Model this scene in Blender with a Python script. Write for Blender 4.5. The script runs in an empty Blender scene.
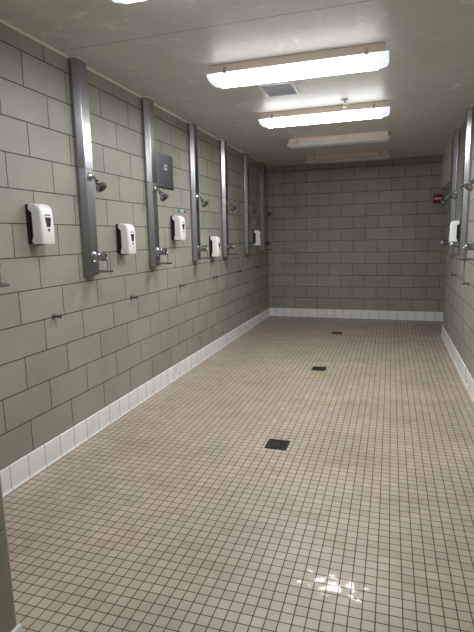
import bpy, bmesh, math, random
from mathutils import Vector, Matrix
random.seed(7)
C = bpy.context.scene.collection
PI = math.pi

# ------------------------------------------------------------------ camera, world, exposure
cam_data = bpy.data.cameras.new('camera')
cam = bpy.data.objects.new('camera', cam_data)
C.objects.link(cam)
cr = Vector((0.95265982, 0.3033431, -0.02054809))
cu = Vector((-0.03024586, 0.161803, 0.98635946))
cf = Vector((-0.30253008, 0.93904353, -0.16331809))
cam.matrix_world = Matrix(((cr.x, cu.x, -cf.x, 2.1317), (cr.y, cu.y, -cf.y, 0.0), (cr.z, cu.z, -cf.z, 1.4684), (0, 0, 0, 1)))
cam_data.sensor_fit = 'VERTICAL'
cam_data.sensor_height = 24.0
cam_data.lens = 477.46 / 632 * 24.0
cam_data.clip_start = 0.02
bpy.context.scene.camera = cam

world = bpy.data.worlds.new('world')
bpy.context.scene.world = world
world.use_nodes = True
world.node_tree.nodes['Background'].inputs[0].default_value = (0.8, 0.85, 0.9, 1)
world.node_tree.nodes['Background'].inputs[1].default_value = 0.3

LAMP = 9.0            # strength of the lit tube fixtures
vs = bpy.context.scene.view_settings
vs.view_transform = 'Standard'
vs.look = 'None'
vs.exposure = 2.42
vs.gamma = 1.0
vs.use_curve_mapping = False

# ------------------------------------------------------------------ dimensions (metres)
W = 2.88        # near right wall plane
WB = 3.08       # outer face of the right wall
D = 8.60        # back wall
H = 2.70        # ceiling
YE = 7.36       # end of the right wall, start of the opening
BASE = 0.152
CO = 0.2032
Y0 = -1.6
XC = 4.3        # far side of the side passage

# ------------------------------------------------------------------ materials
def nodes_of(name):
    m = bpy.data.materials.new(name)
    m.use_nodes = True
    nt = m.node_tree
    return m, nt, nt.nodes, nt.links, nt.nodes['Principled BSDF']

def plain(name, col, rough=0.5, metal=0.0, vary=0.06, scale=12.0, bump=0.0, spec=0.5):
    m, nt, N, L, b = nodes_of(name)
    g = N.new('ShaderNodeNewGeometry')
    n = N.new('ShaderNodeTexNoise'); n.inputs['Scale'].default_value = scale; n.inputs['Detail'].default_value = 4
    L.new(g.outputs['Position'], n.inputs['Vector'])
    r = N.new('ShaderNodeMix'); r.data_type = 'RGBA'
    r.inputs[6].default_value = tuple(c * (1 - vary) for c in col) + (1,)
    r.inputs[7].default_value = tuple(min(1, c * (1 + vary)) for c in col) + (1,)
    L.new(n.outputs['Fac'], r.inputs[0])
    L.new(r.outputs[2], b.inputs['Base Color'])
    b.inputs['Roughness'].default_value = rough
    b.inputs['Metallic'].default_value = metal
    b.inputs['Specular IOR Level'].default_value = spec
    if bump:
        bp = N.new('ShaderNodeBump'); bp.inputs['Strength'].default_value = bump; bp.inputs['Distance'].default_value = 0.01
        L.new(n.outputs['Fac'], bp.inputs['Height']); L.new(bp.outputs[0], b.inputs['Normal'])
    return m

def math_node(N, L, op, a, b=None):
    x = N.new('ShaderNodeMath'); x.operation = op
    for i, v in enumerate((a, b)):
        if v is None: continue
        if isinstance(v, (int, float)): x.inputs[i].default_value = v
        else: L.new(v, x.inputs[i])
    return x.outputs[0]

def brick_wall(name, c1, c2, mortar, bw, rh, msize, offset, ux, uy, z0, rough, zrow=True, bump=0.5, mottling=0.10, rough_var=0.1, smooth=0.1):
    """tiled surface laid out in world metres; the run is Y on walls facing X and X on walls facing Y"""
    m, nt, N, L, b = nodes_of(name)
    g = N.new('ShaderNodeNewGeometry')
    s = N.new('ShaderNodeSeparateXYZ'); L.new(g.outputs['Position'], s.inputs[0])
    if zrow:
        sn = N.new('ShaderNodeSeparateXYZ'); L.new(g.outputs['True Normal'], sn.inputs[0])
        ny = math_node(N, L, 'ABSOLUTE', sn.outputs[1])
        isy = math_node(N, L, 'GREATER_THAN', ny, 0.5)
        ua = math_node(N, L, 'SUBTRACT', s.outputs[1], uy)
        ub = math_node(N, L, 'SUBTRACT', s.outputs[0], ux)
        mx = N.new('ShaderNodeMix'); mx.data_type = 'FLOAT'
        L.new(isy, mx.inputs[0]); L.new(ua, mx.inputs[2]); L.new(ub, mx.inputs[3])
        u = mx.outputs[0]
        v = math_node(N, L, 'SUBTRACT', s.outputs[2], z0)
    else:
        u = math_node(N, L, 'SUBTRACT', s.outputs[0], ux)
        v = math_node(N, L, 'SUBTRACT', s.outputs[1], uy)
    cv = N.new('ShaderNodeCombineXYZ'); L.new(u, cv.inputs[0]); L.new(v, cv.inputs[1])
    t = N.new('ShaderNodeTexBrick')
    t.offset = offset; t.offset_frequency = 2; t.squash = 1.0
    L.new(cv.outputs[0], t.inputs['Vector'])
    t.inputs['Scale'].default_value = 1.0
    t.inputs['Brick Width'].default_value = bw
    t.inputs['Row Height'].default_value = rh
    t.inputs['Mortar Size'].default_value = msize
    t.inputs['Mortar Smooth'].default_value = smooth
    t.inputs['Bias'].default_value = 0.0
    t.inputs['Color1'].default_value = c1 + (1,)
    t.inputs['Color2'].default_value = c2 + (1,)
    t.inputs['Mortar'].default_value = mortar + (1,)
    n = N.new('ShaderNodeTexNoise'); n.inputs['Scale'].default_value = 1.7; n.inputs['Detail'].default_value = 6
    n.inputs['Roughness'].default_value = 0.6
    L.new(g.outputs['Position'], n.inputs['Vector'])
    mr = N.new('ShaderNodeMapRange'); mr.inputs[1].default_value = 0.3; mr.inputs[2].default_value = 0.7
    mr.inputs[3].default_value = 1 - mottling; mr.inputs[4].default_value = 1 + mottling
    L.new(n.outputs['Fac'], mr.inputs[0])
    mul = N.new('ShaderNodeVectorMath'); mul.operation = 'SCALE'
    L.new(t.outputs['Color'], mul.inputs[0]); L.new(mr.outputs[0], mul.inputs['Scale'])
    L.new(mul.outputs[0], b.inputs['Base Color'])
    n2 = N.new('ShaderNodeTexNoise'); n2.inputs['Scale'].default_value = 5; n2.inputs['Detail'].default_value = 3
    L.new(g.outputs['Position'], n2.inputs['Vector'])
    rr = N.new('ShaderNodeMapRange'); rr.inputs[1].default_value = 0.3; rr.inputs[2].default_value = 0.7
    rr.inputs[3].default_value = rough - rough_var; rr.inputs[4].default_value = rough + rough_var
    L.new(n2.outputs['Fac'], rr.inputs[0])
    ro = math_node(N, L, 'ADD', rr.outputs[0], math_node(N, L, 'MULTIPLY', t.outputs['Fac'], 0.3))
    L.new(ro, b.inputs['Roughness'])
    inv = math_node(N, L, 'SUBTRACT', 1.0, t.outputs['Fac'])
    n3 = N.new('ShaderNodeTexNoise'); n3.inputs['Scale'].default_value = 60; n3.inputs['Detail'].default_value = 3
    L.new(g.outputs['Position'], n3.inputs['Vector'])
    hgt = math_node(N, L, 'ADD', inv, math_node(N, L, 'MULTIPLY', n3.outputs['Fac'], 0.12))
    bp = N.new('ShaderNodeBump'); bp.inputs['Strength'].default_value = bump; bp.inputs['Distance'].default_value = 0.004
    L.new(hgt, bp.inputs['Height']); L.new(bp.outputs[0], b.inputs['Normal'])
    m['rough_socket'] = ''
    return m, nt, g, ro, b, s

M = {}
M['block'] = brick_wall('painted_block', (0.31, 0.300, 0.255), (0.345, 0.334, 0.286), (0.05, 0.045, 0.033),
                        0.4064, CO, 0.0034, 0.5, 0.286, 0.0916, BASE, 0.5)[0]
M['white_tile'] = brick_wall('white_cove_tile', (0.80, 0.81, 0.81), (0.83, 0.84, 0.84), (0.22, 0.21, 0.19),
                             0.1524, 0.4, 0.0022, 0.0, 0.138, 0.130, -0.12, 0.3, mottling=0.02, bump=0.3, rough_var=0.04)[0]
fm, fnt, fg, fro, fb, fs = brick_wall('floor_mosaic', (0.437, 0.376, 0.296), (0.510, 0.444, 0.358), (0.060, 0.042, 0.030),
                                  0.0508, 0.0508, 0.0024, 0.0, 0.035, 0.014, 0, 0.42, zrow=False, bump=0.45, mottling=0.12, smooth=0.2)
for _n in [x for x in fnt.nodes if x.type == 'TEX_NOISE' and abs(x.inputs['Scale'].default_value - 60) < 1]:
    _n.inputs['Scale'].default_value = 22
# a small wet patch on the tiles near the camera
N_, L_ = fnt.nodes, fnt.links
dx = math_node(N_, L_, 'MULTIPLY', math_node(N_, L_, 'SUBTRACT', fs.outputs[0], 1.95), 4.6)
dy = math_node(N_, L_, 'MULTIPLY', math_node(N_, L_, 'SUBTRACT', fs.outputs[1], 1.84), 8.0)
dd = math_node(N_, L_, 'SQRT', math_node(N_, L_, 'ADD', math_node(N_, L_, 'MULTIPLY', dx, dx), math_node(N_, L_, 'MULTIPLY', dy, dy)))
wn = N_.new('ShaderNodeTexNoise'); wn.inputs['Scale'].default_value = 26; wn.inputs['Detail'].default_value = 3
L_.new(fg.outputs['Position'], wn.inputs['Vector'])
wet = N_.new('ShaderNodeMapRange'); wet.inputs[1].default_value = 0.35; wet.inputs[2].default_value = 0.8
wet.inputs[3].default_value = 1.0; wet.inputs[4].default_value = 0.0
L_.new(math_node(N_, L_, 'ADD', dd, math_node(N_, L_, 'MULTIPLY', math_node(N_, L_, 'SUBTRACT', wn.outputs['Fac'], 0.42), 3.2)), wet.inputs[0])
wmix = N_.new('ShaderNodeMix'); wmix.data_type = 'FLOAT'
L_.new(wet.outputs[0], wmix.inputs[0]); L_.new(fro, wmix.inputs[2]); wmix.inputs[3].default_value = 0.17
L_.new(wmix.outputs[0], fb.inputs['Roughness'])
# brownish soiling in broad streaks across the floor
smp = N_.new('ShaderNodeMapping'); smp.inputs['Scale'].default_value = (0.9, 3.4, 1)
L_.new(fg.outputs['Position'], smp.inputs[0])
sn_ = N_.new('ShaderNodeTexNoise'); sn_.inputs['Scale'].default_value = 1.4; sn_.inputs['Detail'].default_value = 8; sn_.inputs['Roughness'].default_value = 0.7
L_.new(smp.outputs[0], sn_.inputs['Vector'])
sr = N_.new('ShaderNodeMapRange'); sr.inputs[1].default_value = 0.50; sr.inputs[2].default_value = 0.68
L_.new(sn_.outputs['Fac'], sr.inputs[0])
old = fb.inputs['Base Color'].links[0].from_socket
sx = N_.new('ShaderNodeMix'); sx.data_type = 'RGBA'; sx.blend_type = 'MULTIPLY'
L_.new(math_node(N_, L_, 'MULTIPLY', sr.outputs[0], 0.8), sx.inputs[0]); L_.new(old, sx.inputs[6]); sx.inputs[7].default_value = (0.80, 0.76, 0.69, 1)
L_.new(sx.outputs[2], fb.inputs['Base Color'])
M['mosaic'] = fm

def ceiling_mat():
    m, nt, N, L, b = nodes_of('painted_ceiling')
    g = N.new('ShaderNodeNewGeometry')
    s = N.new('ShaderNodeSeparateXYZ'); L.new(g.outputs['Position'], s.inputs[0])
    n = N.new('ShaderNodeTexNoise'); n.inputs['Scale'].default_value = 2.2; n.inputs['Detail'].default_value = 8; n.inputs['Roughness'].default_value = 0.65
    L.new(g.outputs['Position'], n.inputs['Vector'])
    n2 = N.new('ShaderNodeTexNoise'); n2.inputs['Scale'].default_value = 9; n2.inputs['Detail'].default_value = 5; n2.inputs['Distortion'].default_value = 0.6
    L.new(g.outputs['Position'], n2.inputs['Vector'])
    cr_ = N.new('ShaderNodeValToRGB')
    cr_.color_ramp.elements[0].position = 0.3; cr_.color_ramp.elements[0].color = (0.60, 0.595, 0.565, 1)
    cr_.color_ramp.elements[1].position = 0.7; cr_.color_ramp.elements[1].color = (0.70, 0.695, 0.67, 1)
    L.new(n.outputs['Fac'], cr_.inputs[0])
    # sheet joint across the room
    j = math_node(N, L, 'ABSOLUTE', math_node(N, L, 'SUBTRACT', s.outputs[1], 2.885))
    jm = N.new('ShaderNodeMapRange'); jm.inputs[1].default_value = 0.002; jm.inputs[2].default_value = 0.006
    jm.inputs[3].default_value = 0.45; jm.inputs[4].default_value = 1.0
    L.new(j, jm.inputs[0])
    # chipped pale flecks
    fl = N.new('ShaderNodeMapRange'); fl.inputs[1].default_value = 0.60; fl.inputs[2].default_value = 0.70
    L.new(n2.outputs['Fac'], fl.inputs[0])
    mx = N.new('ShaderNodeMix'); mx.data_type = 'RGBA'
    L.new(fl.outputs[0], mx.inputs[0]); L.new(cr_.outputs[0], mx.inputs[6]); mx.inputs[7].default_value = (0.80, 0.80, 0.78, 1)
    mul = N.new('ShaderNodeVectorMath'); mul.operation = 'SCALE'
    L.new(mx.outputs[2], mul.inputs[0]); L.new(jm.outputs[0], mul.inputs['Scale'])
    L.new(mul.outputs[0], b.inputs['Base Color'])
    b.inputs['Roughness'].default_value = 0.42
    bp = N.new('ShaderNodeBump'); bp.inputs['Strength'].default_value = 0.25; bp.inputs['Distance'].default_value = 0.01
    L.new(n2.outputs['Fac'], bp.inputs['Height']); L.new(bp.outputs[0], b.inputs['Normal'])
    return m
M['ceiling'] = ceiling_mat()

def steel(name, col, rough, brush=0.25):
    m, nt, N, L, b = nodes_of(name)
    g = N.new('ShaderNodeTexCoord')
    mp = N.new('ShaderNodeMapping'); mp.inputs['Scale'].default_value = (12, 12, 0.5)
    L.new(g.outputs['Object'], mp.inputs[0])
    n = N.new('ShaderNodeTexNoise'); n.inputs['Scale'].default_value = 3; n.inputs['Detail'].default_value = 5
    L.new(mp.outputs[0], n.inputs['Vector'])
    r = N.new('ShaderNodeMapRange'); r.inputs[3].default_value = max(0.03, rough - 0.01); r.inputs[4].default_value = rough + 0.01
    L.new(n.outputs['Fac'], r.inputs[0]); L.new(r.outputs[0], b.inputs['Roughness'])
    b.inputs['Base Color'].default_value = col + (1,)
    b.inputs['Metallic'].default_value = 1.0
    bp = N.new('ShaderNodeBump'); bp.inputs['Strength'].default_value = brush; bp.inputs['Distance'].default_value = 0.001
    L.new(n.outputs['Fac'], bp.inputs['Height']); L.new(bp.outputs[0], b.inputs['Normal'])
    return m
M['steel'] = steel('brushed_stainless', (0.37, 0.375, 0.395), 0.27, 0.0)
M['steel_matte'] = steel('dulled_stainless', (0.30, 0.305, 0.318), 0.42, 0.0)
M['dark_metal'] = steel('tarnished_metal', (0.20, 0.20, 0.21), 0.3, 0.0)
M['chrome'] = steel('worn_chrome', (0.62, 0.63, 0.65), 0.14, 0.05)
M['head'] = steel('shower_head_chrome', (0.40, 0.41, 0.42), 0.18, 0.0)
M['panelsteel'] = steel('dark_stainless', (0.23, 0.235, 0.26), 0.4, 0.1)
M['caulk'] = plain('caulk', (0.78, 0.76, 0.70), 0.6)
M['partition'] = plain('painted_partition', (0.32, 0.31, 0.255), 0.45, vary=0.04, scale=6)
M['header'] = plain('painted_header', (0.80, 0.77, 0.67), 0.55, bump=0.05)
M['white_plastic'] = plain('white_plastic', (0.90, 0.90, 0.88), 0.3, vary=0.02)
M['black_plastic'] = plain('black_plastic', (0.012, 0.012, 0.013), 0.4)
M['window_plastic'] = plain('smoky_window', (0.05, 0.055, 0.065), 0.15)
M['badge'] = plain('grey_print', (0.22, 0.23, 0.24), 0.4)
M['housing'] = plain('glow_tinted_enamel', (0.80, 0.69, 0.58), 0.4, vary=0.03)  # tan paints the lens glow into the colour of off-white enamel
M['lens_off'] = plain('fixture_lens_unlit', (0.62, 0.62, 0.60), 0.25, vary=0.03)
M['clip'] = plain('clip_metal', (0.45, 0.42, 0.38), 0.35, 0.6)
M['drain'] = plain('blackened_drain', (0.035, 0.037, 0.036), 0.38, 0.5)
M['drain_light'] = plain('worn_drain_bar', (0.09, 0.095, 0.09), 0.35, 0.6)
M['drain_shade'] = plain('painted_drain_shade', (0.006, 0.006, 0.006), 0.9)  # near-black colour stands for the shade inside the drain
M['vent_frame'] = plain('vent_enamel', (0.80, 0.81, 0.84), 0.4)
M['vent_dark'] = plain('vent_core', (0.48, 0.50, 0.58), 0.6)
M['red'] = plain('alarm_red', (0.34, 0.012, 0.022), 0.35)
M['alarm_white'] = plain('alarm_clear_lens', (0.80, 0.72, 0.72), 0.2)
M['teal'] = plain('teal_label', (0.14, 0.27, 0.24), 0.4)
M['label_white'] = plain('label_white', (0.62, 0.68, 0.66), 0.4)
M['label_black'] = plain('label_black', (0.015, 0.02, 0.02), 0.4)
M['dark_label'] = plain('grey_label', (0.10, 0.10, 0.10), 0.4)
M['panel_mark'] = plain('panel_white_mark', (0.75, 0.75, 0.75), 0.4)
M['sprinkler'] = plain('sprinkler_white', (0.85, 0.86, 0.85), 0.4)

def lamp_mat(name, col, strength):
    m, nt, N, L, b = nodes_of(name)
    b.inputs['Base Color'].default_value = (0.85, 0.85, 0.85, 1)
    b.inputs['Roughness'].default_value = 0.3
    b.inputs['Emission Color'].default_value = col + (1,)
    b.inputs['Emission Strength'].default_value = strength
    return m
for tube_gain, k in (('lowered', 0.88), ('boosted', 1.4)):        # second fitting's glow boosted to brighten the back wall
    M['lens_' + tube_gain] = lamp_mat('glowing_lens', (0.985, 0.99, 0.985), LAMP * k)
    M['lens_side_' + tube_gain] = lamp_mat('glowing_lens_side', (0.985, 0.99, 0.985), LAMP * 0.09 * k)
    M['lens_chamfer_' + tube_gain] = lamp_mat('glowing_lens_edge', (0.985, 0.99, 0.985), LAMP * 0.3 * k)
M['cap_lit'] = lamp_mat('glowing_lens_end', (0.80, 0.88, 1.0), 0.16)

# ------------------------------------------------------------------ mesh helpers
class MB:
    def __init__(self): self.bm = bmesh.new()
    def box(self, x0, x1, y0, y1, z0, z1, bev=0.0):
        r = bmesh.ops.create_cube(self.bm, size=1.0)
        vsx = r['verts']
        for v in vsx:
            v.co = Vector((x0 + (v.co.x + .5) * (x1 - x0), y0 + (v.co.y + .5) * (y1 - y0), z0 + (v.co.z + .5) * (z1 - z0)))
        if bev:
            es = list({e for v in vsx for e in v.link_edges})
            bmesh.ops.bevel(self.bm, geom=es, offset=bev, segments=2, affect='EDGES', profile=0.5)
        return self
    def prism(self, pts, axis, a, b, bev=0.0):
        """pts: closed 2-D outline in the two other axes (order x,y,z), pushed from a to b along axis"""
        def P(p, t):
            return {'x': (t, p[0], p[1]), 'y': (p[0], t, p[1]), 'z': (p[0], p[1], t)}[axis]
        va = [self.bm.verts.new(P(p, a)) for p in pts]
        vb = [self.bm.verts.new(P(p, b)) for p in pts]
        n = len(pts)
        fs = [self.bm.faces.new(va[::-1]), self.bm.faces.new(vb)]
        for i in range(n):
            fs.append(self.bm.faces.new((va[i], va[(i + 1) % n], vb[(i + 1) % n], vb[i])))
        bmesh.ops.recalc_face_normals(self.bm, faces=fs)
        if bev:
            es = list({e for f in fs for e in f.edges})
            bmesh.ops.bevel(self.bm, geom=es, offset=bev, segments=2, affect='EDGES', profile=0.5)
        return self
    def lathe(self, prof, origin, direction, seg=24):
        """prof: (distance along direction, radius)"""
        d = Vector(direction).normalized()
        q = d.to_track_quat('Z', 'Y')
        rings = []
        for t, r in prof:
            ring = []
            for k in range(seg):
                a = 2 * PI * k / seg
                ring.append(self.bm.verts.new(Vector(origin) + q @ Vector((r * math.cos(a), r * math.sin(a), t))))
            rings.append(ring)
        fs = []
        for i in range(len(rings) - 1):
            for k in range(seg):
                fs.append(self.bm.faces.new((rings[i][k], rings[i][(k + 1) % seg], rings[i + 1][(k + 1) % seg], rings[i + 1][k])))
        fs.append(self.bm.faces.new(rings[0][::-1])); fs.append(self.bm.faces.new(rings[-1]))
        bmesh.ops.recalc_face_normals(self.bm, faces=fs)
        return self
    def tube(self, path, r, seg=12):
        pts = [Vector(p) for p in path]
        rings = []
        for i, p in enumerate(pts):
            d = (pts[min(i + 1, len(pts) - 1)] - pts[max(i - 1, 0)]).normalized()
            q = d.to_track_quat('Z', 'X')
            rings.append([self.bm.verts.new(p + q @ Vector((r * math.cos(2 * PI * k / seg), r * math.sin(2 * PI * k / seg), 0))) for k in range(seg)])
        fs = []
        for i in range(len(rings) - 1):
            # match nearest start to avoid twist
            a, b = rings[i], rings[i + 1]
            s = min(range(seg), key=lambda k: (b[k].co - a[0].co - (pts[i + 1] - pts[i])).length)
            rings[i + 1] = b = b[s:] + b[:s]
            for k in range(seg):
                fs.append(self.bm.faces.new((a[k], a[(k + 1) % seg], b[(k + 1) % seg], b[k])))
        fs.append(self.bm.faces.new(rings[0][::-1])); fs.append(self.bm.faces.new(rings[-1]))
        bmesh.ops.recalc_face_normals(self.bm, faces=fs)
        return self
    def build(self, name, mat, parent=None, smooth=False, at=None):
        me = bpy.data.meshes.new(name)
        self.bm.to_mesh(me); self.bm.free()
        me.materials.append(mat)
        if smooth:
            me.shade_smooth()
            me.set_sharp_from_angle(angle=math.radians(38))
        o = bpy.data.objects.new(name, me)
        C.objects.link(o)
        if parent: o.parent = parent
        if at: o.location = at
        return o

def tag(o, label=None, cat=None, group=None, kind=None):
    if label: o['label'] = label
    if cat: o['category'] = cat
    if group: o['group'] = group
    if kind: o['kind'] = kind
    return o

def thing(name, label, cat, loc, rotz=0.0, group=None):
    o = bpy.data.objects.new(name, None)
    o.empty_display_size = 0.05
    C.objects.link(o)
    o.location = loc; o.rotation_euler = (0, 0, rotz)
    return tag(o, label, cat, group)

def struct(name, mb, mat):
    return tag(mb.build(name, mat), kind='structure')

def copy_tree(o, parent=None):
    c = o.copy(); C.objects.link(c)
    if parent: c.parent = parent
    for ch in [x for x in originals if x.parent == o]:
        copy_tree(ch, c)
    return c

# ------------------------------------------------------------------ room shell
struct('floor', MB().box(-0.2, XC, Y0 - 0.2, D + 0.2, -0.1, 0), M['mosaic'])
struct('ceiling', MB().box(-0.2, XC, Y0 - 0.2, D + 0.2, H, H + 0.1), M['ceiling'])
struct('wall_left', MB().box(-0.2, 0, Y0 - 0.2, D + 0.2, 0, H), M['block'])
struct('wall_back', MB().box(0, XC, D, D + 0.2, 0, H), M['block'])
struct('wall_right', MB().box(W, WB, Y0, YE, 0, H), M['block'])
struct('wall_behind', MB().box(0, XC, Y0 - 0.2, Y0, 0, H), M['block'])
struct('wall_passage', MB().box(XC, XC + 0.2, Y0 - 0.2, D + 0.2, 0, H), M['block'])
struct('trim_1', MB().box(W, WB, YE, D, 2.174, H), M['header'])            # pale header over the opening

# short wall in the left foreground, rounded end
def stub():
    b = MB(); r = 0.015; x1 = 0.977; y0, y1 = 0.918, 1.118
    pts = [(0, y0)]
    for k in range(7):
        a = -PI / 2 + k * PI / 12
        pts.append((x1 - r + r * math.cos(a), y0 + r + r * math.sin(a)))
    for k in range(7):
        a = k * PI / 12
        pts.append((x1 - r + r * math.cos(a), y1 - r + r * math.sin(a)))
    pts.append((0, y1))
    b.prism([(x - 0.004 if x > 0 else 0, y) for x, y in pts], 'z', 0, H)
    b.prism([(x, y + 0.0005 * (1 if y > 1.02 else -1)) for x, y in pts], 'z', 0, 0.559)
    return b.prism([(x, y + 0.0005 * (1 if y > 1.02 else -1)) for x, y in pts], 'z', 0.565, H)
so = struct('wall_partition', stub(), M['partition'])
so.data.shade_smooth(); so.data.set_sharp_from_angle(angle=math.radians(38))

# tiled cove base: outline in (distance from wall, height)
def base_profile(h=BASE):
    p = [(0, 0), (0.020, 0), (0.020, 0.003), (0.015, 0.007), (0.0125, 0.014), (0.0115, 0.022), (0.0115, h - 0.008), (0.009, h - 0.002), (0.004, h), (0, h)]
    return p
bl = MB().prism([(x, z) for x, z in base_profile()], 'y', 1.118, D)
struct('baseboard_left', bl, M['white_tile'])
bb = MB().prism([(D - x, z) for x, z in base_profile()], 'x', 0.012, W + 0.2)
struct('baseboard_back', bb, M['white_tile'])
br = MB().prism([(W - x, z) for x, z in base_profile()], 'y', Y0, YE)
struct('baseboard_right', br, M['white_tile'])
bp_ = MB().prism([(0.977 + x, z) for x, z in base_profile(0.2)], 'y', 0.93, 1.12)
bp_.prism([(1.118 + x, z) for x, z in base_profile()], 'x', 0.03, 0.977)
struct('baseboard_partition', bp_, M['white_tile'])
for nm_o in ('baseboard_left', 'baseboard_back', 'baseboard_right', 'baseboard_partition'):
    me = bpy.data.objects[nm_o].data; me.shade_smooth(); me.set_sharp_from_angle(angle=math.radians(50))

# pale caulk where walls meet ceiling
struct('trim_2', MB().prism([(0, H), (0.013, H), (0.011, H - 0.006), (0, H - 0.012)], 'y', Y0, D), M['caulk'])

# ------------------------------------------------------------------ ceiling lights
LX0, LX1 = 0.83, 2.06
def ceiling_light(y, lit, label):
    """y: near edge of the fixture; local origin at the centre of its back, on the ceiling"""
    t = thing('ceiling_light', label, 'ceiling light', ((LX0 + LX1) / 2, y + 0.1, H), 0, 'four-foot strip lights in a row along the ceiling')
    hl = (LX1 - LX0) / 2
    MB().box(-hl, hl, -0.1, 0.1, -0.055, 0, 0.004).build('housing', M['housing'], t)
    prof = [(-0.101, -0.056), (-0.104, -0.074), (-0.096, -0.098), (-0.070, -0.112), (0.070, -0.112), (0.096, -0.098), (0.104, -0.074), (0.101, -0.056)]
    gain = 'boosted' if y > 4.5 else 'lowered'
    lm = M['lens_' + gain] if lit else M['lens_off']
    cm = M['cap_lit'] if lit else M['lens_off']
    e = hl + 0.022
    ln = MB().prism(prof, 'x', -e + 0.07, e - 0.07).build('lens', lm, t, True)
    if lit:                                        # the ribbed sides of the lens pass less light than its bottom
        for k in ('lens_side_' + gain, 'lens_chamfer_' + gain, 'housing'): ln.data.materials.append(M[k])
        for p in ln.data.polygons:
            if p.normal.z > 0.3: p.material_index = 3
            elif abs(p.normal.y) > 0.95: p.material_index = 1
            elif abs(p.normal.y) > 0.3: p.material_index = 2
    for s in (-1, 1):
        b = MB(); a0, a1 = (e - 0.07) * s, e * s
        # tapering moulded end of the lens
        n = len(prof)
        A = [b.bm.verts.new((a0, p[0], p[1])) for p in prof]
        Bv = [b.bm.verts.new((a1 - 0.012 * s, p[0] * 0.97, -0.050 + (p[1] + 0.050) * 0.8)) for p in prof]
        Cv = [b.bm.verts.new((a1, p[0] * 0.9, -0.050 + (p[1] + 0.050) * 0.45)) for p in prof]
        fs = []
        for P1, P2 in ((A, Bv), (Bv, Cv)):
            for i in range(n):
                fs.append(b.bm.faces.new((P1[i], P1[(i + 1) % n], P2[(i + 1) % n], P2[i])))
        fs.append(b.bm.faces.new(A)); fs.append(b.bm.faces.new(Cv))
        bmesh.ops.recalc_face_normals(b.bm, faces=fs)
        b.build('lens_end', cm, t)
        for k in (-1, 1):
            MB().box(s * (hl - 0.12) - 0.012, s * (hl - 0.12) + 0.012, k * 0.1 - 0.004, k * 0.1 + 0.004, -0.066, -0.02, 0.002).build('latch', M['clip'], t)
    return t
ceiling_light(2.07, True, 'lit strip light cut off by the top edge of the photo, nearest the viewer')
ceiling_light(3.495, True, 'largest fully visible glowing strip light, in front of the ceiling vent')
ceiling_light(4.95, True, 'second glowing strip light, behind the vent and beside the white sprinkler')
ceiling_light(6.355, False, 'unlit white strip light directly behind the two glowing ones')
ceiling_light(7.78, False, 'unlit dim strip light nearest the dark back wall')

# ------------------------------------------------------------------ shower columns
ZB = 1.215; ZS = 1.985
PROF = [(0, -0.072), (0.022, -0.072), (0.060, -0.044), (0.060, 0.044), (0.022, 0.072), (0, 0.072)]
def grow(k): return [(x + (k if x > 0 else 0), y + k * (1 if y > 0 else -1)) for x, y in PROF]
def shower_column(label):
    t = thing('shower_column', label, 'shower column', (0, 0, ZB))
    z = lambda a: a - ZB
    MB().prism(PROF, 'z', z(ZB + 0.003), z(ZS), 0.002).build('lower_cover', M['steel_matte'], t)
    MB().prism(grow(0.0025), 'z', z(ZS - 0.015), z(H - 0.006), 0.0015).build('upper_cover', M['steel'], t)
    MB().prism(grow(0.003), 'z', 0, z(ZB + 0.008), 0.001).build('bottom_cap', M['steel_matte'], t)
    MB().prism(grow(0.008), 'z', z(H - 0.008), z(H - 0.0005), 0.001).build('ceiling_bead', M['caulk'], t)
    # valve: round escutcheon, barrel and lever
    v = MB().lathe([(0, 0.042), (0.005, 0.042), (0.012, 0.034), (0.015, 0.030), (0.046, 0.030), (0.049, 0.026), (0.054, 0.026), (0.057, 0.030), (0.080, 0.031), (0.087, 0.027), (0.090, 0.018)],
                   (0.060, 0, z(1.345)), (1, 0, 0)).build('valve', M['head'], t, True)
    MB().tube([(0.145, 0, z(1.345)), (0.156, 0, z(1.340)), (0.160, 0, z(1.325)), (0.160, 0, z(1.262)), (0.157, 0, z(1.250))], 0.0048).build('lever', M['chrome'], v, True)
    # soap tray on the foot of the column
    b = MB().box(0.058, 0.178, -0.040, 0.040, z(1.232), z(1.237), 0.001)
    b.box(0.172, 0.178, -0.040, 0.040, z(1.232), z(1.246), 0.001).box(0.058, 0.178, -0.043, -0.039, z(1.232), z(1.246), 0.001).box(0.058, 0.178, 0.039, 0.043, z(1.232), z(1.246), 0.001)
    b.build('soap_tray', M['steel'], t)
    # arm and head
    MB().lathe([(0, 0.030), (0.004, 0.030), (0.012, 0.020), (0.014, 0.012)], (0.0605, 0, z(1.915)), (1, 0, 0)).build('arm_flange', M['chrome'], t, True)
    pa = [(0.062, 0, 1.915), (0.078, 0, 1.915), (0.090, 0, 1.910), (0.100, 0, 1.900), (0.114, 0, 1.882)]
    MB().tube([(x, y, z(c)) for x, y, c in pa], 0.0105).build('shower_arm', M['chrome'], t, True)
    h = MB().lathe([(0, 0.013), (0.010, 0.018), (0.020, 0.018), (0.026, 0.013), (0.034, 0.020), (0.046, 0.035), (0.058, 0.041), (0.072, 0.042), (0.076, 0.039)],
                   (0.110, 0, z(1.886)), (0.62, 0, -0.78)).build('shower_head', M['head'], t, True)
    d = Vector((0.62, 0, -0.78)).normalized(); o = Vector((0.110, 0, z(1.886))) + d * 0.074
    MB().lathe([(0, 0.034), (0.004, 0.032), (0.005, 0.012), (0.009, 0.010)], o, d).build('spray_face', M['black_plastic'], h, True)
    return t
col0 = shower_column('stainless column at the far left picture edge, nearest the viewer, mostly cut off')
originals = list(C.objects)
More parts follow.
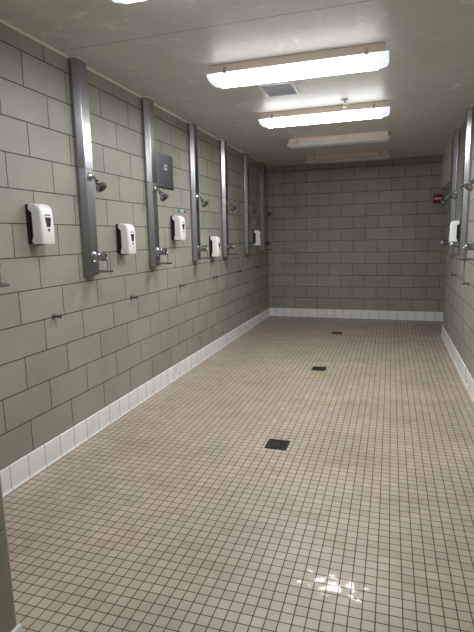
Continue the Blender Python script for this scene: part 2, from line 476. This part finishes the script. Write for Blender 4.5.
cols_left = [(2.03, None),
    (3.055, 'tall stainless shower column on the left wall between the first two soap dispensers'),
    (4.06, 'stainless shower column on the left wall touching the dark access panel'),
    (5.08, 'stainless shower column just right of the small green label'),
    (6.095, 'stainless shower column right of the low-hung fourth soap dispenser'),
    (7.11, 'stainless shower column just left of the farthest left-wall soap dispenser'),
    (8.125, 'stainless shower column in the far left corner by the back wall')]
for i, (y, lb) in enumerate(cols_left):
    o = col0 if i == 0 else copy_tree(col0)
    o.location = (0, y, ZB); o['group'] = 'shower columns on the left wall'
    if lb: o['label'] = lb
for y, lb in ((4.49, 'right-wall shower column whose large chrome head and valve enter from the right edge'),
              (5.525, 'middle right-wall stainless shower column, right of the white dispenser'),
              (6.56, 'far right-wall stainless shower column, seen left of and behind the white dispenser')):
    o = copy_tree(col0)
    o.location = (W, y, ZB); o.rotation_euler = (0, 0, PI)
    o['label'] = lb; o['group'] = 'shower columns on the right wall'

# ------------------------------------------------------------------ soap dispensers
def soap_dispenser(label):
    t = thing('soap_dispenser', label, 'soap dispenser', (0, 0, 0))
    MB().box(0.001, 0.022, -0.058, 0.058, 0.004, 0.245, 0.006).build('back_plate', M['black_plastic'], t)
    MB().box(0.018, 0.060, -0.050, 0.050, 0.012, 0.205, 0.004).build('reservoir_body', M['black_plastic'], t)
    # cover: side outline (x out from the wall, z up), cut back at the sides under its top ear
    side = [(0.024, 0.242), (0.020, 0.226), (0.026, 0.212), (0.040, 0.203), (0.046, 0.190), (0.046, 0.050), (0.040, 0.036), (0.034, 0.022), (0.036, 0.008),
            (0.046, 0.001), (0.108, 0.0), (0.114, 0.008), (0.116, 0.10), (0.112, 0.20), (0.104, 0.226), (0.086, 0.240), (0.060, 0.246), (0.034, 0.247)]
    b = MB(); n = len(side)
    secs = []
    for y, inset in ((-0.060, 0.018), (-0.059, 0.010), (-0.052, 0.003), (-0.040, 0.0), (0.040, 0.0), (0.052, 0.003), (0.059, 0.010), (0.060, 0.018)):
        ring = []
        for x, zz in side:
            xx = x - (inset if x > 0.09 else inset * max(0, (x - 0.05) / 0.04))
            z2 = zz + (-(inset * 0.3) if zz > 0.2 else (inset * 0.15 if zz < 0.02 else 0))
            ring.append(b.bm.verts.new((xx, y, z2)))
        secs.append(ring)
    fs = []
    for i in range(len(secs) - 1):
        for k in range(n):
            fs.append(b.bm.faces.new((secs[i][k], secs[i][(k + 1) % n], secs[i + 1][(k + 1) % n], secs[i + 1][k])))
    fs.append(b.bm.faces.new(secs[0])); fs.append(b.bm.faces.new(secs[-1]))
    bmesh.ops.recalc_face_normals(b.bm, faces=fs)
    c = b.build('cover', M['white_plastic'], t, True)
    b = MB().prism([(-0.025, 0.162), (0.025, 0.162), (0.016, 0.104), (-0.016, 0.104)], 'x', 0.112, 0.1185, 0.0015)
    b.build('sight_window', M['window_plastic'], c)
    b = MB().prism([(-0.012, 0.094), (0.012, 0.094), (0.0, 0.074)], 'x', 0.112, 0.1180)
    b.build('push_mark', M['label_black'], c)
    b = MB()
    for k in range(7):      # arched row of grey print above the window
        yy = -0.021 + k * 0.007
        b.box(0.110, 0.1168, yy - 0.0024, yy + 0.0024, 0.171 + 0.004 * math.cos(yy * 60), 0.178 + 0.004 * math.cos(yy * 60))
    b.build('print', M['badge'], c)
    MB().prism([(0.026, 0), (0.075, 0), (0.070, -0.006), (0.030, -0.006)], 'y', -0.02, 0.02).build('nozzle', M['black_plastic'], t)
    return t
disp0 = soap_dispenser('white dispenser farthest left, left of the first full shower column')
originals = list(C.objects)
for i, (y, z, lb) in enumerate(((2.505, 1.448, None),
    (3.515, 1.348, 'white soap dispenser between the first two full shower columns'),
    (4.545, 1.448, 'white soap dispenser directly under the small green label'),
    (5.61, 1.235, 'low-hung white soap dispenser just beyond the green label column'),
    (7.60, 1.325, 'smallest white soap dispenser on the left wall, near the back wall'))):
    o = disp0 if i == 0 else copy_tree(disp0)
    o.location = (0, y, z); o['group'] = 'soap dispensers on the left wall'
    if lb: o['label'] = lb
o = copy_tree(disp0)
o.location = (W, 6.02, 1.355); o.rotation_euler = (0, 0, PI)
o['label'] = 'only white soap dispenser on the right wall, among the columns'
if 'group' in o: del o['group']

# ------------------------------------------------------------------ robe hooks
def robe_hook(label):
    t = thing('robe_hook', label, 'hook', (0, 0, 0))
    MB().lathe([(0, 0.020), (0.003, 0.020), (0.007, 0.013)], (0.0005, 0, 0), (1, 0, 0)).build('flange', M['dark_metal'], t, True)
    MB().tube([(0.004, 0, 0), (0.030, 0, 0), (0.040, 0, 0.004)], 0.0065).build('stem', M['dark_metal'], t, True)
    MB().lathe([(-0.012, 0.008), (-0.007, 0.0155), (0.004, 0.0175), (0.010, 0.012)], (0.046, 0, 0.006), (1, 0, 0.15)).build('knob', M['dark_metal'], t, True)
    return t
hook0 = robe_hook('metal hook below the first white dispenser, nearest the viewer')
originals = list(C.objects)
hl = ['', 'metal hook below the second dispenser, second nearest on the left wall',
      'metal hook below the dispenser with the green label above',
      'small metal hook below the low-hung fourth dispenser',
      'small metal hook between the fifth and sixth full left-wall columns, low down',
      'farthest tiny metal hook on the left wall, near the back corner']
hl[4] = 'small metal hook, second farthest on the left wall'
for i, y in enumerate((2.625, 3.635, 4.66, 5.675, 6.69, 7.70)):
    o = hook0 if i == 0 else copy_tree(hook0)
    o.location = (0, y, 0.968); o['group'] = 'hooks along the left wall'
    if i: o['label'] = hl[i]
for y, lb in ((5.20, 'nearer of the two metal hooks on the right wall, lower in the photo'),
              (6.19, 'farther metal hook on the right wall, close to the corner')):
    o = copy_tree(hook0); o.location = (W, y, 0.962); o.rotation_euler = (0, 0, PI)
    o['label'] = lb; o['group'] = 'hooks along the right wall'

# ------------------------------------------------------------------ floor drains
def floor_drain(label):
    t = thing('floor_drain', label, 'floor drain', (0, 0, 0), 0, 'square drains down the middle of the floor')
    s = 0.078
    b = MB().box(-s, s, -s, -s + 0.012, 0.0005, 0.004).box(-s, s, s - 0.012, s, 0.0005, 0.004)
    b.box(-s, -s + 0.012, -s + 0.012, s - 0.012, 0.0005, 0.004).box(s - 0.012, s, -s + 0.012, s - 0.012, 0.0005, 0.004)
    b.build('frame', M['drain'], t)
    MB().box(-s + 0.012, s - 0.012, -s + 0.012, s - 0.012, 0.0003, 0.0012).build('dark_sheet', M['drain_shade'], t)  # thin black sheet painting the drain's dark depth; the floor is uncut
    b = MB()
    for r in (0.020, 0.040, 0.060):
        w = 0.006
        b.box(-r, r, -r, -r + w, 0.0012, 0.0036).box(-r, r, r - w, r, 0.0012, 0.0036)
        b.box(-r, -r + w, -r + w, r - w, 0.0012, 0.0036).box(r - w, r, -r + w, r - w, 0.0012, 0.0036)
    for k in range(4):
        a = PI / 4 + k * PI / 2
        b.tube([(0.006 * math.cos(a), 0.006 * math.sin(a), 0.0024), (0.090 * math.cos(a), 0.090 * math.sin(a), 0.0024)], 0.0018, 6)
    b.build('grate', M['drain_light'], t)
    MB().lathe([(0, 0.009), (0.0022, 0.008)], (0, 0, 0.0016), (0, 0, 1), 16).build('screw', M['drain_light'], t)
    return t
d0 = floor_drain('largest dark square drain, nearest the viewer')
originals = list(C.objects)
for i, (x, y, lb) in enumerate(((1.404, 3.142, None), (1.410, 5.18, 'middle dark square floor drain'), (1.40, 7.21, 'smallest dark drain, nearest the back wall'))):
    o = d0 if i == 0 else copy_tree(d0)
    o.location = (x, y, 0)
    if lb: o['label'] = lb

# ------------------------------------------------------------------ access panel, labels
t = thing('access_panel', 'dark grey metal access panel high on the left wall', 'access panel', (0, 4.395, 1.95))
MB().box(0.0005, 0.012, -0.178, 0.178, 0.0, 0.325, 0.002).build('panel_frame', M['panelsteel'], t)
MB().box(0.010, 0.0165, -0.166, 0.166, 0.045, 0.315, 0.002).build('panel_door', M['panelsteel'], t)
MB().box(0.010, 0.022, -0.174, 0.174, 0.006, 0.034, 0.003).build('bottom_rail', M['panelsteel'], t)
lk = MB().box(0.016, 0.0185, -0.028, 0.028, 0.175, 0.228, 0.001).build('lock_plate', M['panel_mark'], t)
MB().lathe([(0, 0.013), (0.003, 0.012)], (0.018, 0, 0.202), (1, 0, 0), 16).build('keyhole', M['label_black'], lk)

t = thing('wall_label', 'small green label stuck on the left wall above the third soap dispenser', 'label', (0, 4.775, 1.73))
MB().box(0.0004, 0.0020, -0.105, 0.105, 0, 0.044).build('backing', M['teal'], t)
MB().box(0.0019, 0.0026, -0.045, 0.045, 0.010, 0.040).build('pale_panel', M['label_white'], t)
for s in (-1, 1):
    MB().prism([(s * 0.098, 0.004), (s * 0.060, 0.004), (s * 0.052, 0.016), (s * 0.066, 0.026), (s * 0.092, 0.022)], 'x', 0.0019, 0.0028).build('dark_mark', M['label_black'], t)
b = MB()
for k in range(3):
    b.box(0.0025, 0.0030, -0.030 + k * 0.022, -0.016 + k * 0.022, 0.017, 0.033)
b.build('print', M['teal'], t)
t = thing('wall_label', 'faint grey label on the left wall above the farthest dispenser', 'label', (0, 7.62, 1.685))
MB().box(0.0004, 0.0020, -0.09, 0.09, 0, 0.035).build('backing', M['header'], t)
b = MB()
for k in range(4): b.box(0.0018, 0.0026, -0.075 + k * 0.042, -0.045 + k * 0.042, 0.006, 0.026)
b.build('print', M['dark_label'], t)

# ------------------------------------------------------------------ fire alarm on the back wall
t = thing('fire_alarm', 'small red square fire alarm with a pale bar on the back wall', 'fire alarm', (2.835, D, 1.94))
MB().box(-0.072, 0.072, -0.035, 0, 0, 0.145, 0.006).build('body', M['red'], t)
MB().box(-0.056, 0.056, -0.052, -0.033, 0.062, 0.088, 0.004).build('strobe_lens', M['alarm_white'], t)
b = MB()
for k in range(4): b.box(-0.045, 0.045, -0.0370, -0.034, 0.014 + k * 0.010, 0.018 + k * 0.010)
b.build('sounder_grille', M['label_black'], t)

# ------------------------------------------------------------------ ceiling vent
t = thing('ceiling_vent', 'small square ceiling vent behind the largest glowing strip light', 'vent', (1.19, 4.235, H))
hx, hy = 0.145, 0.175
b = MB().box(-hx, hx, -hy, -hy + 0.025, -0.010, 0, 0.002).box(-hx, hx, hy - 0.025, hy, -0.010, 0, 0.002)
b.box(-hx, -hx + 0.025, -hy + 0.02, hy - 0.02, -0.010, 0, 0.002).box(hx - 0.025, hx, -hy + 0.02, hy - 0.02, -0.010, 0, 0.002)
b.build('frame', M['vent_frame'], t)
MB().box(-hx + 0.02, hx - 0.02, -hy + 0.02, hy - 0.02, -0.002, 0).build('backing', M['vent_dark'], t)
b = MB()
for k in range(13):
    y = -hy + 0.034 + k * 0.0235
    b.prism([(y, -0.003), (y + 0.003, -0.002), (y + 0.013, -0.009), (y + 0.010, -0.010)], 'x', -hx + 0.024, hx - 0.024)
b.build('louvre', M['vent_dark'], t)

# ------------------------------------------------------------------ sprinklers
def sprinkler(label):
    t = thing('sprinkler', label, 'sprinkler', (0, 0, H), 0, 'ceiling sprinklers')
    MB().lathe([(0, 0.036), (0.004, 0.035), (0.016, 0.022), (0.020, 0.012)], (0, 0, 0), (0, 0, -1)).build('escutcheon', M['sprinkler'], t, True)
    MB().lathe([(0.016, 0.009), (0.034, 0.009), (0.038, 0.006)], (0, 0, 0), (0, 0, -1), 12).build('body', M['sprinkler'], t, True)
    for s in (-1, 1):
        MB().tube([(s * 0.007, 0, -0.032), (s * 0.015, 0, -0.044), (s * 0.010, 0, -0.058), (0, 0, -0.066)], 0.0028, 8).build('frame_arm', M['sprinkler'], t, True)
    MB().lathe([(0.064, 0.017), (0.067, 0.018)], (0, 0, 0), (0, 0, -1), 16).build('deflector', M['sprinkler'], t, True)
    return t
s0 = sprinkler('white pendant sprinkler on the ceiling just in front of the second glowing light')
originals = list(C.objects)
s0.location = (1.685, 4.77, H)
o = copy_tree(s0); o.location = (1.655, 7.60, H)
o['label'] = 'tiny white sprinkler in front of the farthest unlit light'
